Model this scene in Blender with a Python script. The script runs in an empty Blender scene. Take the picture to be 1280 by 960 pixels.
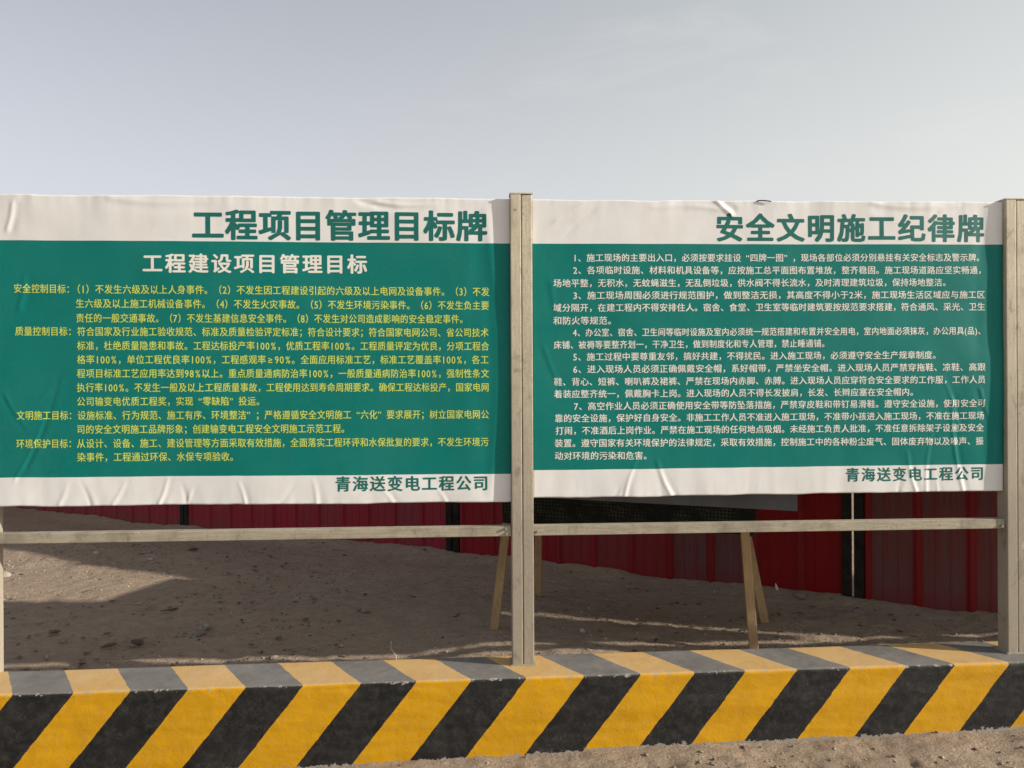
import bpy, bmesh, math, random
import numpy as np
from mathutils import Matrix, Vector

random.seed(7)
SC = bpy.context.scene
COL = SC.collection

# ------------------------------------------------------------------ camera
YAW, ROLL = math.radians(3.03), 0.005
EYE = Vector((0, -3.5, 1.645))
fwd = Vector((math.sin(YAW), math.cos(YAW), 0))
rg = Vector((math.cos(YAW), -math.sin(YAW), 0))
up0 = Vector((0, 0, 1))
rc = rg * math.cos(ROLL) - up0 * math.sin(ROLL)
uc = up0 * math.cos(ROLL) + rg * math.sin(ROLL)
cd = bpy.data.cameras.new('camera')
cam = bpy.data.objects.new('camera', cd)
COL.objects.link(cam)
cd.sensor_width = 36
cd.lens = 961 / 1280 * 36
cd.clip_start = 0.05
cd.clip_end = 3000
m = Matrix((rc, uc, -fwd)).transposed().to_4x4()
m.translation = EYE
cam.matrix_world = m
SC.camera = cam

# ------------------------------------------------------------------ light
SUN_EL, SUN_AZ = math.radians(21.0), math.radians(15.0)   # azimuth: from +x towards -y (behind the camera)
sdir = Vector((math.cos(SUN_EL) * math.cos(SUN_AZ), -math.cos(SUN_EL) * math.sin(SUN_AZ), math.sin(SUN_EL)))
sl = bpy.data.lights.new('sun', 'SUN')
sl.energy = 4.2
sl.angle = math.radians(0.75)
sl.color = (1.0, 0.925, 0.82)
so = bpy.data.objects.new('sun', sl)
COL.objects.link(so)
so.rotation_euler = sdir.to_track_quat('Z', 'Y').to_euler()

world = bpy.data.worlds.new('World')
SC.world = world
world.use_nodes = True
nt = world.node_tree
nt.nodes.clear()
out = nt.nodes.new('ShaderNodeOutputWorld')
bg = nt.nodes.new('ShaderNodeBackground')
sky = nt.nodes.new('ShaderNodeTexSky')
sky.sky_type = 'NISHITA'
sky.sun_disc = False
sky.sun_elevation = SUN_EL
sky.sun_rotation = math.atan2(sdir.x, sdir.y)
sky.altitude = 0
sky.air_density = 1.0
sky.dust_density = 3.0
sky.ozone_density = 1.0
hs = nt.nodes.new('ShaderNodeHueSaturation')
hs.inputs['Saturation'].default_value = 0.35
hs.inputs['Value'].default_value = 1.4
tc = nt.nodes.new('ShaderNodeTexCoord')
mp = nt.nodes.new('ShaderNodeMapping')
mp.inputs['Rotation'].default_value = (0, 0, 0.3)
mp.inputs['Scale'].default_value = (1.3, 1.3, 6.0)
nz = nt.nodes.new('ShaderNodeTexNoise')
nz.inputs['Scale'].default_value = 2.6
nz.inputs['Detail'].default_value = 7
nz.inputs['Roughness'].default_value = 0.62
nz.inputs['Distortion'].default_value = 0.5
rp = nt.nodes.new('ShaderNodeMapRange')
rp.inputs['From Min'].default_value = 0.56
rp.inputs['From Max'].default_value = 0.80
rp.inputs['To Min'].default_value = 0.0
rp.inputs['To Max'].default_value = 0.26
mx = nt.nodes.new('ShaderNodeMix')
mx.data_type = 'RGBA'
CLOUD = mx.inputs['B']
CLOUD.default_value = (9.0, 9.0, 9.0, 1)
ln = nt.links.new
ln(sky.outputs[0], hs.inputs['Color'])
ln(tc.outputs['Generated'], mp.inputs['Vector'])
ln(mp.outputs[0], nz.inputs['Vector'])
ln(nz.outputs['Fac'], rp.inputs['Value'])
mx.inputs['Factor'].default_value = 0.0
ln(hs.outputs[0], mx.inputs['A'])
ln(mx.outputs['Result'], bg.inputs['Color'])
# thin high veil of dust and cirrus: brighter towards the horizon and towards the sun's side
geo_w = nt.nodes.new('ShaderNodeSeparateXYZ')
ln(tc.outputs['Generated'], geo_w.inputs[0])
def wramp(stops):
    r = nt.nodes.new('ShaderNodeValToRGB')
    e = r.color_ramp.elements
    while len(e) < len(stops): e.new(0.5)
    for k, (p, c) in enumerate(stops):
        e[k].position = p
        e[k].color = tuple(c) + (1,)
    ln(geo_w.outputs['Z'], r.inputs['Fac'])
    return r.outputs['Color']
veil_far = wramp([(0.0, (.76, .77, .80)), (.24, (.62, .64, .70)), (.44, (.42, .44, .51)), (1.0, (.17, .19, .27))])
veil_sun = wramp([(0.0, (.92, .90, .82)), (.24, (.80, .80, .75)), (.44, (.60, .63, .62)), (1.0, (.20, .215, .25))])
dt = nt.nodes.new('ShaderNodeVectorMath'); dt.operation = 'DOT_PRODUCT'
dt.inputs[1].default_value = (math.cos(SUN_AZ), -math.sin(SUN_AZ), 0)
ln(tc.outputs['Generated'], dt.inputs[0])
mr = nt.nodes.new('ShaderNodeMapRange')
mr.interpolation_type = 'SMOOTHSTEP'
mr.inputs['From Min'].default_value = -0.9
mr.inputs['From Max'].default_value = 0.55
ln(dt.outputs['Value'], mr.inputs['Value'])
vm = nt.nodes.new('ShaderNodeMix'); vm.data_type = 'RGBA'
ln(mr.outputs[0], vm.inputs['Factor']); ln(veil_far, vm.inputs['A']); ln(veil_sun, vm.inputs['B'])
sc_ = nt.nodes.new('ShaderNodeVectorMath'); sc_.operation = 'SCALE'
sc_.inputs['Scale'].default_value = 1 / 0.15
ln(vm.outputs['Result'], sc_.inputs[0])
fm = nt.nodes.new('ShaderNodeMix'); fm.data_type = 'RGBA'
fm.inputs['Factor'].default_value = 0.7
ln(mx.outputs['Result'], fm.inputs['A']); ln(sc_.outputs[0], fm.inputs['B'])
cl = nt.nodes.new('ShaderNodeMix'); cl.data_type = 'RGBA'
cm = nt.nodes.new('ShaderNodeMath'); cm.operation = 'MULTIPLY'
ln(rp.outputs[0], cm.inputs[0]); ln(mr.outputs[0], cm.inputs[1])
ln(cm.outputs[0], cl.inputs['Factor'])
ln(fm.outputs['Result'], cl.inputs['A'])
cl.inputs['B'].default_value = (6.6, 6.4, 6.1, 1)
ln(cl.outputs['Result'], bg.inputs['Color'])
bg.inputs['Strength'].default_value = 0.104
ln(bg.outputs[0], out.inputs['Surface'])

SC.view_settings.view_transform = 'Standard'
SC.view_settings.look = 'None'
SC.view_settings.gamma = 1.0
SC.view_settings.exposure = 0.54
SC.view_settings.use_curve_mapping = False

# ------------------------------------------------------------------ helpers
def tag(o, label=None, cat=None, group=None, kind=None):
    if label: o['label'] = label
    if cat: o['category'] = cat
    if group: o['group'] = group
    if kind: o['kind'] = kind
    return o

def link(name, me, mat=None, parent=None, smooth=False):
    o = bpy.data.objects.new(name, me)
    COL.objects.link(o)
    if mat is not None:
        me.materials.append(mat)
    if parent is not None:
        o.parent = parent
    if smooth:
        me.polygons.foreach_set('use_smooth', [True] * len(me.polygons))
    return o

def empty(name, loc=(0, 0, 0)):
    o = bpy.data.objects.new(name, None)
    o.empty_display_size = 0.1
    o.location = loc
    COL.objects.link(o)
    return o

class MB:
    """collects closed shapes and links them as one mesh"""
    def __init__(self):
        self.v, self.f = [], []
    def add(self, vs, fs):
        n = len(self.v)
        self.v += [tuple(p) for p in vs]
        self.f += [tuple(i + n for i in f) for f in fs]
    def box(self, x0, x1, y0, y1, z0, z1):
        self.add([(x0, y0, z0), (x1, y0, z0), (x1, y1, z0), (x0, y1, z0), (x0, y0, z1), (x1, y0, z1), (x1, y1, z1), (x0, y1, z1)],
                 [(0, 3, 2, 1), (4, 5, 6, 7), (0, 1, 5, 4), (1, 2, 6, 5), (2, 3, 7, 6), (3, 0, 4, 7)])
    def beam(self, a, b, w, d, right=None):
        a, b = Vector(a), Vector(b)
        t = (b - a).normalized()
        r = Vector(right) if right else t.cross(Vector((0, 1, 0)))
        r = (r - t * r.dot(t)).normalized()
        q = t.cross(r).normalized()
        vs = []
        for p in (a, b):
            for sr, sq in ((-1, -1), (1, -1), (1, 1), (-1, 1)):
                vs.append(p + r * sr * w / 2 + q * sq * d / 2)
        self.add(vs, [(0, 3, 2, 1), (4, 5, 6, 7), (0, 1, 5, 4), (1, 2, 6, 5), (2, 3, 7, 6), (3, 0, 4, 7)])
    def tube(self, pts, rad, n=7):
        pts = [Vector(p) for p in pts]
        vs, fs = [], []
        for i, p in enumerate(pts):
            t = (pts[min(i + 1, len(pts) - 1)] - pts[max(i - 1, 0)]).normalized()
            a = t.orthogonal().normalized()
            b = t.cross(a)
            for k in range(n):
                an = 2 * math.pi * k / n
                vs.append(p + (a * math.cos(an) + b * math.sin(an)) * rad)
        for i in range(len(pts) - 1):
            for k in range(n):
                fs.append((i * n + k, i * n + (k + 1) % n, (i + 1) * n + (k + 1) % n, (i + 1) * n + k))
        fs.append(tuple(range(n))[::-1])
        fs.append(tuple((len(pts) - 1) * n + k for k in range(n)))
        self.add(vs, fs)
    def build(self, name, mat=None, parent=None, bevel=0, smooth=False, seg=2):
        me = bpy.data.meshes.new(name)
        me.from_pydata(self.v, [], self.f)
        bm = bmesh.new()
        bm.from_mesh(me)
        bmesh.ops.recalc_face_normals(bm, faces=bm.faces)
        if bevel:
            bmesh.ops.bevel(bm, geom=bm.edges[:], offset=bevel, segments=seg, affect='EDGES', profile=0.6)
        bm.to_mesh(me)
        bm.free()
        return link(name, me, mat, parent, smooth)

def vnoise(x, y, seed=0):
    """smooth value noise, 0..1, vectorised"""
    x = np.asarray(x, float); y = np.asarray(y, float)
    xi = np.floor(x).astype(np.int64); yi = np.floor(y).astype(np.int64)
    fx = x - xi; fy = y - yi
    fx = fx * fx * (3 - 2 * fx); fy = fy * fy * (3 - 2 * fy)
    def h(a, b):
        n = (a * 374761393 + b * 668265263 + seed * 974634777) & 0xffffffff
        n = ((n ^ (n >> 13)) * 1274126177) & 0xffffffff
        n = n ^ (n >> 16)
        return (n & 0xffff) / 65535.0
    return (h(xi, yi) * (1 - fx) + h(xi + 1, yi) * fx) * (1 - fy) + (h(xi, yi + 1) * (1 - fx) + h(xi + 1, yi + 1) * fx) * fy

def fbm(x, y, seed=0, octs=4):
    s, a, t = 0.0, 1.0, 0.0
    for i in range(octs):
        s = s + a * vnoise(x * 2 ** i + 13.7 * i, y * 2 ** i + 5.1 * i, seed + i)
        t += a
        a *= 0.5
    return s / t - 0.5

def grid_mesh(name, P, uv=None, attrs=None):
    """P: array (ny, nx, 3)"""
    ny, nx = P.shape[:2]
    me = bpy.data.meshes.new(name)
    me.vertices.add(nx * ny)
    me.vertices.foreach_set('co', P.reshape(-1).astype(np.float32))
    i = np.arange(nx - 1)[None, :] + nx * np.arange(ny - 1)[:, None]
    q = np.stack([i, i + 1, i + nx + 1, i + nx], -1).reshape(-1)
    nf = (nx - 1) * (ny - 1)
    me.loops.add(nf * 4)
    me.loops.foreach_set('vertex_index', q.astype(np.int32))
    me.polygons.add(nf)
    me.polygons.foreach_set('loop_start', np.arange(0, nf * 4, 4, dtype=np.int32))
    me.polygons.foreach_set('loop_total', np.full(nf, 4, dtype=np.int32))
    me.polygons.foreach_set('use_smooth', np.ones(nf, dtype=bool))
    me.update(calc_edges=True)
    if uv is not None:
        l = me.uv_layers.new(name='UVMap')
        l.data.foreach_set('uv', uv.reshape(-1, 2)[q].reshape(-1).astype(np.float32))
    for k, a in (attrs or {}).items():
        at = me.attributes.new(k, 'FLOAT', 'POINT')
        at.data.foreach_set('value', a.reshape(-1).astype(np.float32))
    return me

# ------------------------------------------------------------------ materials
class Mat:
    def __init__(self, name, rough=0.8, spec=0.3):
        self.m = bpy.data.materials.new(name)
        self.m.use_nodes = True
        self.t = self.m.node_tree
        self.b = self.t.nodes['Principled BSDF']
        self.b.inputs['Roughness'].default_value = rough
        self.b.inputs['Specular IOR Level'].default_value = spec
        self.tc = None
    def n(self, typ, **kw):
        x = self.t.nodes.new(typ)
        for k, v in kw.items():
            if k in x.inputs: x.inputs[k].default_value = v
            else: setattr(x, k, v)
        return x
    def l(self, a, b):
        self.t.links.new(a, b)
    def coord(self, scale=(1, 1, 1), kind='Object'):
        if not self.tc: self.tc = self.n('ShaderNodeTexCoord')
        mp = self.n('ShaderNodeMapping')
        mp.inputs['Scale'].default_value = scale
        self.l(self.tc.outputs[kind], mp.inputs['Vector'])
        return mp.outputs[0]
    def noise(self, scale, detail=4, rough=0.6, sc=(1, 1, 1), dist=0):
        x = self.n('ShaderNodeTexNoise', Scale=scale, Detail=detail, Roughness=rough, Distortion=dist)
        self.l(self.coord(sc), x.inputs['Vector'])
        return x.outputs['Fac']
    def ramp(self, val, lo, hi, a=0.0, b=1.0):
        x = self.n('ShaderNodeMapRange')
        x.inputs['From Min'].default_value = lo
        x.inputs['From Max'].default_value = hi
        x.inputs['To Min'].default_value = a
        x.inputs['To Max'].default_value = b
        self.l(val, x.inputs['Value'])
        return x.outputs[0]
    def mix(self, fac, a, b, mode='MIX'):
        x = self.n('ShaderNodeMix', data_type='RGBA', blend_type=mode)
        for s, v in (('Factor', fac), ('A', a), ('B', b)):
            if isinstance(v, (int, float)): x.inputs[s].default_value = v
            elif isinstance(v, tuple): x.inputs[s].default_value = v + (1,) if len(v) == 3 else v
            else: self.l(v, x.inputs[s])
        return x.outputs['Result']
    def math(self, op, a, b=None, clamp=False):
        x = self.n('ShaderNodeMath', operation=op, use_clamp=clamp)
        for i, v in enumerate((a, b)):
            if v is None: continue
            if isinstance(v, (int, float)): x.inputs[i].default_value = v
            else: self.l(v, x.inputs[i])
        return x.outputs[0]
    def bump(self, h, dist=0.002, strength=1.0):
        x = self.n('ShaderNodeBump', Distance=dist, Strength=strength)
        self.l(h, x.inputs['Height'])
        self.l(x.outputs[0], self.b.inputs['Normal'])
    def col(self, c):
        if isinstance(c, tuple): self.b.inputs['Base Color'].default_value = c + (1,)
        else: self.l(c, self.b.inputs['Base Color'])
        return self
    def rgh(self, c):
        self.l(c, self.b.inputs['Roughness'])

GREEN = (0.001, 0.160, 0.138)
WHITE = (0.715, 0.71, 0.70)
M = {}
TEXT = [
    ('T', '工程项目管理目标牌', (-1.251, 2.365), (0.08, 2.366), 0.1443, 'g', 'L'),
    ('T', '工程建设项目管理目标', (-1.471, 2.192), (-0.464, 2.191), 0.0915, 'w', 'L'),
    ('t', '安全控制目标：', (-2.026, 2.08), (-1.762, 2.077), 0.0445, 'y', 'L'),
    ('t', '（1）不发生六级及以上人身事件。（2）不发生因工程建设引起的六级及以上电网及设备事件。（3）不发', (-1.776, 2.077), (0.086, 2.067), 0.0445, 'y', 'L'),
    ('t', '生六级及以上施工机械设备事件。（4）不发生火灾事故。（5）不发生环境污染事件。（6）不发生负主要', (-1.759, 2.013), (0.084, 2.004), 0.0445, 'y', 'L'),
    ('t', '责任的一般交通事故。（7）不发生基建信息安全事件。（8）不发生对公司造成影响的安全稳定事件。', (-1.759, 1.948), (-0.014, 1.942), 0.0445, 'y', 'L'),
    ('t', '质量控制目标：', (-2.022, 1.89), (-1.756, 1.888), 0.0445, 'y', 'L'),
    ('t', '符合国家及行业施工验收规范、标准及质量检验评定标准；符合设计要求；符合国家电网公司、省公司技术', (-1.754, 1.888), (0.081, 1.88), 0.0445, 'y', 'L'),
    ('t', '标准，杜绝质量隐患和事故。工程达标投产率100%，优质工程率100%。工程质量评定为优良，分项工程合', (-1.755, 1.825), (0.083, 1.818), 0.0445, 'y', 'L'),
    ('t', '格率100%，单位工程优良率100%，工程感观率≥90%。全面应用标准工艺，标准工艺覆盖率100%，各工', (-1.755, 1.763), (0.081, 1.756), 0.0445, 'y', 'L'),
    ('t', '程项目标准工艺应用率达到98%以上。重点质量通病防治率100%，一般质量通病防治率100%，强制性条文', (-1.755, 1.701), (0.082, 1.693), 0.0445, 'y', 'L'),
    ('t', '执行率100%。不发生一般及以上工程质量事故，工程使用达到寿命周期要求。确保工程达标投产，国家电网', (-1.756, 1.638), (0.082, 1.63), 0.0445, 'y', 'L'),
    ('t', '公司输变电优质工程奖，实现“零缺陷”投运。', (-1.756, 1.576), (-0.93, 1.573), 0.0445, 'y', 'L'),
    ('t', '文明施工目标：', (-2.016, 1.516), (-1.754, 1.514), 0.0445, 'y', 'L'),
    ('t', '设施标准、行为规范、施工有序、环境整洁”；严格遵循安全文明施工“六化”要求展开；树立国家电网公', (-1.753, 1.514), (0.081, 1.506), 0.0445, 'y', 'L'),
    ('t', '司的安全文明施工品牌形象；创建输变电工程安全文明施工示范工程。', (-1.756, 1.452), (-0.552, 1.446), 0.0445, 'y', 'L'),
    ('t', '环境保护目标：', (-2.017, 1.39), (-1.755, 1.389), 0.0445, 'y', 'L'),
    ('t', '从设计、设备、施工、建设管理等方面采取有效措施，全面落实工程环评和水保批复的要求，不发生环境污', (-1.755, 1.389), (0.079, 1.38), 0.0445, 'y', 'L'),
    ('t', '染事件，工程通过环保、水保专项验收。', (-1.755, 1.328), (-1.048, 1.324), 0.0445, 'y', 'L'),
    ('T', '青海送变电工程公司', (-0.621, 1.195), (0.08, 1.191), 0.0722, 'g', 'L'),
    ('T', '安全文明施工纪律牌', (1.134, 2.366), (2.44, 2.369), 0.1355, 'g', 'R'),
    ('t', '1、施工现场的主要出入口，必须按要求挂设“四牌一图”，现场各部位必须分别悬挂有关安全标志及警示牌。', (0.469, 2.224), (2.433, 2.233), 0.0415, 'w', 'R'),
    ('t', '2、各项临时设施、材料和机具设备等，应按施工总平面图布置堆放，整齐稳固。施工现场道路应坚实畅通，', (0.469, 2.167), (2.441, 2.173), 0.0415, 'w', 'R'),
    ('t', '场地平整，无积水，无蚊蝇滋生，无乱倒垃圾，供水阀不得长流水，及时清理建筑垃圾，保持场地整洁。', (0.378, 2.107), (2.268, 2.115), 0.0415, 'w', 'R'),
    ('t', '3、施工现场周围必须进行规范围护，做到整洁无损，其高度不得小于2米，施工现场生活区域应与施工区', (0.468, 2.051), (2.436, 2.057), 0.0415, 'w', 'R'),
    ('t', '域分隔开，在建工程内不得安排住人。宿舍、食堂、卫生室等临时建筑要按规范要求搭建，符合通风、采光、卫生', (0.377, 1.994), (2.436, 2.0), 0.0415, 'w', 'R'),
    ('t', '和防火等规范。', (0.377, 1.935), (0.672, 1.935), 0.0415, 'w', 'R'),
    ('t', '4、办公室、宿舍、卫生间等临时设施及室内必须统一规范搭建和布置并安全用电，室内地面必须抹灰，办公用具(品)、', (0.467, 1.88), (2.435, 1.886), 0.0415, 'w', 'R'),
    ('t', '床铺、被褥等要整齐划一，干净卫生，做到制度化和专人管理，禁止睡通铺。', (0.379, 1.823), (1.678, 1.828), 0.0415, 'w', 'R'),
    ('t', '5、施工过程中要尊重友邻，搞好共建，不得扰民。进入施工现场，必须遵守安全生产规章制度。', (0.467, 1.768), (2.216, 1.772), 0.0415, 'w', 'R'),
    ('t', '6、进入现场人员必须正确佩戴安全帽，系好帽带，严禁坐安全帽。进入现场人员严禁穿拖鞋、凉鞋、高跟', (0.467, 1.711), (2.434, 1.714), 0.0415, 'w', 'R'),
    ('t', '鞋、背心、短裤、喇叭裤及裙裤、严禁在现场内赤脚、赤膊。进入现场人员应穿符合安全要求的工作服，工作人员', (0.378, 1.653), (2.434, 1.655), 0.0415, 'w', 'R'),
    ('t', '着装应整齐统一，佩戴胸卡上岗。进入现场的人员不得长发披肩，长发、长辫应塞在安全帽内。', (0.379, 1.597), (2.106, 1.598), 0.0415, 'w', 'R'),
    ('t', '7、高空作业人员必须正确使用安全带等防坠落措施，严禁穿皮鞋和带钉易滑鞋。遵守安全设施，使用安全可', (0.47, 1.54), (2.434, 1.543), 0.0415, 'w', 'R'),
    ('t', '靠的安全设施，保护好自身安全。非施工工作人员不准进入施工现场，不准带小孩进入施工现场，不准在施工现场', (0.381, 1.485), (2.429, 1.484), 0.0415, 'w', 'R'),
    ('t', '打闹，不准酒后上岗作业。严禁在施工现场的任何地点吸烟。未经施工负责人批准，不准任意拆除架子设施及安全', (0.384, 1.428), (2.427, 1.427), 0.0415, 'w', 'R'),
    ('t', '装置。遵守国家有关环境保护的法律规定，采取有效措施，控制施工中的各种粉尘废气、固体废弃物以及噪声、振', (0.38, 1.371), (2.425, 1.363), 0.0415, 'w', 'R'),
    ('t', '动对环境的污染和危害。', (0.38, 1.313), (0.834, 1.31), 0.0415, 'w', 'R'),
    ('T', '青海送变电工程公司', (1.75, 1.209), (2.432, 1.209), 0.0686, 'g', 'R'),
]
# sand: one sheet, dry pale desert sand with darker grains and specks
s = Mat('sand', 0.95, 0.15)
big = s.noise(1.3, 5, 0.6)
mid = s.noise(14, 7, 0.75, (0.8, 1.5, 1))
fin = s.noise(210, 3, 0.7)
c = s.mix(s.ramp(big, 0.3, 0.7), (0.52, 0.395, 0.285), (0.60, 0.47, 0.345))
c = s.mix(s.ramp(mid, 0.35, 0.7, 0, 0.75), c, (0.35, 0.26, 0.185))
c = s.mix(s.ramp(fin, 0.35, 0.75, 0, 0.6), c, (0.16, 0.12, 0.09))
vo = s.n('ShaderNodeTexVoronoi', Scale=75.0)
s.l(s.coord(), vo.inputs['Vector'])
c = s.mix(s.ramp(vo.outputs['Distance'], 0.10, 0.22, 0.5, 0), c, (0.46, 0.39, 0.31))
s.col(c)
h = s.math('ADD', s.math('MULTIPLY', mid, 1.6), s.math('MULTIPLY', fin, 0.25))
h = s.math('ADD', h, s.math('MULTIPLY', s.noise(60, 4, 0.65), 0.8))
s.bump(h, 0.026, 1.0)
M['sand'] = s.m

# painted metal posts: beige, dusty, streaked
def metal(name, a, b, dark_tone, streak=(26, 26, 1.2), lo=0.0, hi=0.0):
    s = Mat(name, 0.6, 0.25)
    st = s.noise(6, 5, 0.65, streak)
    pt = s.noise(5, 5, 0.65, (1, 1, 0.7))
    c = s.mix(s.ramp(st, 0.3, 0.7), a, b)
    f = s.ramp(pt, 0.48, 0.72, 0, 0.8)
    if hi:   # darker, browner tone low on the post, fading upward with a noisy edge
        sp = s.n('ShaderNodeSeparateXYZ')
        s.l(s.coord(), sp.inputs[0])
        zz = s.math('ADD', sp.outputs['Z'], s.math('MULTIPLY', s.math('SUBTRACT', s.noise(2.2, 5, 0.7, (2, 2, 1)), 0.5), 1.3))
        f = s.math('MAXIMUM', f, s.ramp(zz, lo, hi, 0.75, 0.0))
    c = s.mix(f, c, dark_tone)
    c = s.mix(s.ramp(s.noise(120, 3, 0.7), 0.58, 0.70, 0, 0.6), c, tuple(v * 0.5 for v in dark_tone))
    blot = s.noise(13, 6, 0.75, (1, 1, 0.55), 0.6)
    c = s.mix(s.ramp(blot, 0.56, 0.66, 0, 0.55), c, (0.15, 0.125, 0.10))
    c = s.mix(s.ramp(blot, 0.38, 0.30, 0, 0.45), c, (0.56, 0.53, 0.46))
    fs = s.noise(3.1, 4, 0.7, tuple(v * 3 for v in streak))
    c = s.mix(s.ramp(fs, 0.58, 0.66, 0, 0.5), c, (0.17, 0.125, 0.085))
    s.col(c)
    s.rgh(s.ramp(pt, 0.3, 0.7, 0.5, 0.75))
    s.bump(s.noise(60, 4, 0.6), 0.0012, 0.6)
    M[name] = s.m
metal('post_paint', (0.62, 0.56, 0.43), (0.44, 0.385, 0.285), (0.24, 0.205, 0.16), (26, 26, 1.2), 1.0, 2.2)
metal('rail_paint', (0.42, 0.375, 0.28), (0.28, 0.245, 0.18), (0.17, 0.145, 0.11), (1.2, 26, 26))
metal('edge_wood', (0.44, 0.30, 0.155), (0.34, 0.22, 0.11), (0.22, 0.145, 0.08), (22, 22, 1.4))

# banner vinyl: printed colour bands from the banner's own coordinates
def banner_mat(name, bowl=0.0):
    s = Mat(name, 0.5, 0.16)
    uv = s.n('ShaderNodeUVMap', uv_map='UVMap')
    sp = s.n('ShaderNodeSeparateXYZ')
    s.l(uv.outputs[0], sp.inputs[0])
    v = sp.outputs['Y']
    inb = s.math('MULTIPLY', s.math('GREATER_THAN', v, 0.0915), s.math('LESS_THAN', v, 0.854))
    grime = s.noise(3.2, 6, 0.65)
    wh = s.mix(s.ramp(grime, 0.40, 0.72, 0, 0.55), WHITE, (0.63, 0.60, 0.56))
    gr = s.mix(s.ramp(grime, 0.40, 0.75, 0, 0.42), GREEN, (0.022, 0.185, 0.155))
    c = s.mix(inb, wh, gr)
    dust = s.noise(55, 5, 0.7)
    c = s.mix(s.ramp(dust, 0.55, 0.8, 0, 0.05), c, (0.36, 0.31, 0.25))
    s.col(c)
    s.rgh(s.ramp(grime, 0.3, 0.7, 0.42, 0.6))
    s.bump(s.noise(9, 3, 0.5, (1, 1, 0.8)), 0.004, 0.30)
    M[name] = s.m
banner_mat('banner_print')
def ink(name, c):
    s = Mat(name, 0.45, 0.3)
    s.col(s.mix(s.ramp(s.noise(40, 4, 0.6), 0.4, 0.7, 0, 0.2), c, tuple(0.75 * v + 0.06 for v in c)))
    M[name] = s.m
ink('ink_green', (0.002, 0.125, 0.105))
ink('ink_white', (0.74, 0.72, 0.66))
ink('ink_yellow', (0.56, 0.66, 0.11))

# striped kerb: painted stripes follow the attribute "stripe" on the mesh
s = Mat('kerb_paint', 0.5, 0.22)
at = s.n('ShaderNodeAttribute', attribute_name='stripe')
wob = s.math('MULTIPLY', s.math('SUBTRACT', s.noise(22, 4, 0.6), 0.5), 0.055)
st = s.math('ADD', at.outputs['Fac'], wob)
par = s.math('MODULO', s.math('ADD', st, 40.0), 2.0)
isy = s.math('LESS_THAN', par, 1.0)
yel = s.mix(s.ramp(s.noise(7, 5, 0.6), 0.35, 0.7), (0.57, 0.292, 0.002), (0.49, 0.245, 0.003))
blk = s.mix(s.ramp(s.noise(9, 5, 0.65), 0.35, 0.7), (0.009, 0.009, 0.009), (0.022, 0.021, 0.020))
c = s.mix(isy, blk, yel)
spk = s.n('ShaderNodeTexVoronoi', Scale=120.0, Randomness=1.0)
s.l(s.coord(), spk.inputs['Vector'])
sel = s.math('MULTIPLY', s.ramp(spk.outputs['Distance'], 0.12, 0.2, 1, 0), s.ramp(s.noise(17, 3, 0.6), 0.5, 0.62))
c = s.mix(s.math('MULTIPLY', sel, 0.45), c, (0.30, 0.27, 0.22))
# bare concrete where the paint has come off along the edges and the foot
edge = s.n('ShaderNodeAttribute', attribute_name='wear')
chip = s.math('GREATER_THAN', s.math('ADD', s.noise(38, 5, 0.7), edge.outputs['Fac']), 1.08)
c = s.mix(chip, c, (0.27, 0.245, 0.21))
# settled dust on the upward faces
geo = s.n('ShaderNodeNewGeometry')
sep = s.n('ShaderNodeSeparateXYZ')
s.l(geo.outputs['Normal'], sep.inputs[0])
upf = s.ramp(sep.outputs['Z'], 0.5, 0.95, 0.0, 1.0)
dn = s.ramp(s.noise(5, 6, 0.7), 0.25, 0.75, 0.20, 0.40)
fdust = s.ramp(s.noise(30, 5, 0.7), 0.45, 0.75, 0.0, 0.05)
c = s.mix(s.math('ADD', s.math('MULTIPLY', upf, dn), fdust), c, (0.53, 0.50, 0.45))
s.col(c)
s.rgh(s.ramp(s.noise(20, 4, 0.6), 0.3, 0.7, 0.5, 0.75))
s.bump(s.math('ADD', s.noise(16, 4, 0.6), s.math('MULTIPLY', s.noise(110, 4, 0.7), 0.35)), 0.0045, 0.6)
M['kerb'] = s.m

# fence sheets: red coating under a film of dust
s = Mat('red_sheet', 0.6, 0.15)
d = s.n('ShaderNodeAttribute', attribute_name='dust')
st = s.noise(5, 5, 0.65, (12, 12, 0.35))
hu = s.n('ShaderNodeAttribute', attribute_name='hue')
red = s.mix(s.math('ADD', hu.outputs['Fac'], s.ramp(s.noise(2.3, 4, 0.6), 0.35, 0.65, -.15, .15), clamp=True), (0.22, 0.004, 0.005), (0.30, 0.010, 0.030))
f = s.math('MULTIPLY', d.outputs['Fac'], s.ramp(st, 0.25, 0.62, 0.45, 1.1), clamp=True)
c = s.mix(f, red, (0.135, 0.075, 0.070))
s.col(c)
s.rgh(s.ramp(f, 0, 0.6, 0.42, 0.85))
s.bump(st, 0.002, 0.3)
M['red_sheet'] = s.m

def plain(name, c1, c2, rough=0.8, scale=12, bump=0.002, bs=60, spec=0.25):
    s = Mat(name, rough, spec)
    s.col(s.mix(s.ramp(s.noise(scale, 5, 0.65), 0.35, 0.68), c1, c2))
    s.bump(s.noise(bs, 4, 0.6), bump, 0.7)
    M[name] = s.m
plain('dark_steel', (0.014, 0.012, 0.010), (0.035, 0.028, 0.022), 0.8, spec=0.1)
plain('grey_sheet', (0.15, 0.15, 0.165), (0.105, 0.105, 0.115), 0.6, 4)
plain('stone', (0.24, 0.20, 0.165), (0.16, 0.13, 0.105), 0.9, 30, 0.004)
plain('pale_stone', (0.40, 0.35, 0.28), (0.30, 0.26, 0.21), 0.9, 30, 0.004)
plain('dry_leaf', (0.17, 0.125, 0.09), (0.07, 0.05, 0.038), 0.85, 40)
plain('pale_scrap', (0.33, 0.30, 0.26), (0.20, 0.175, 0.15), 0.6, 40)
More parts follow.
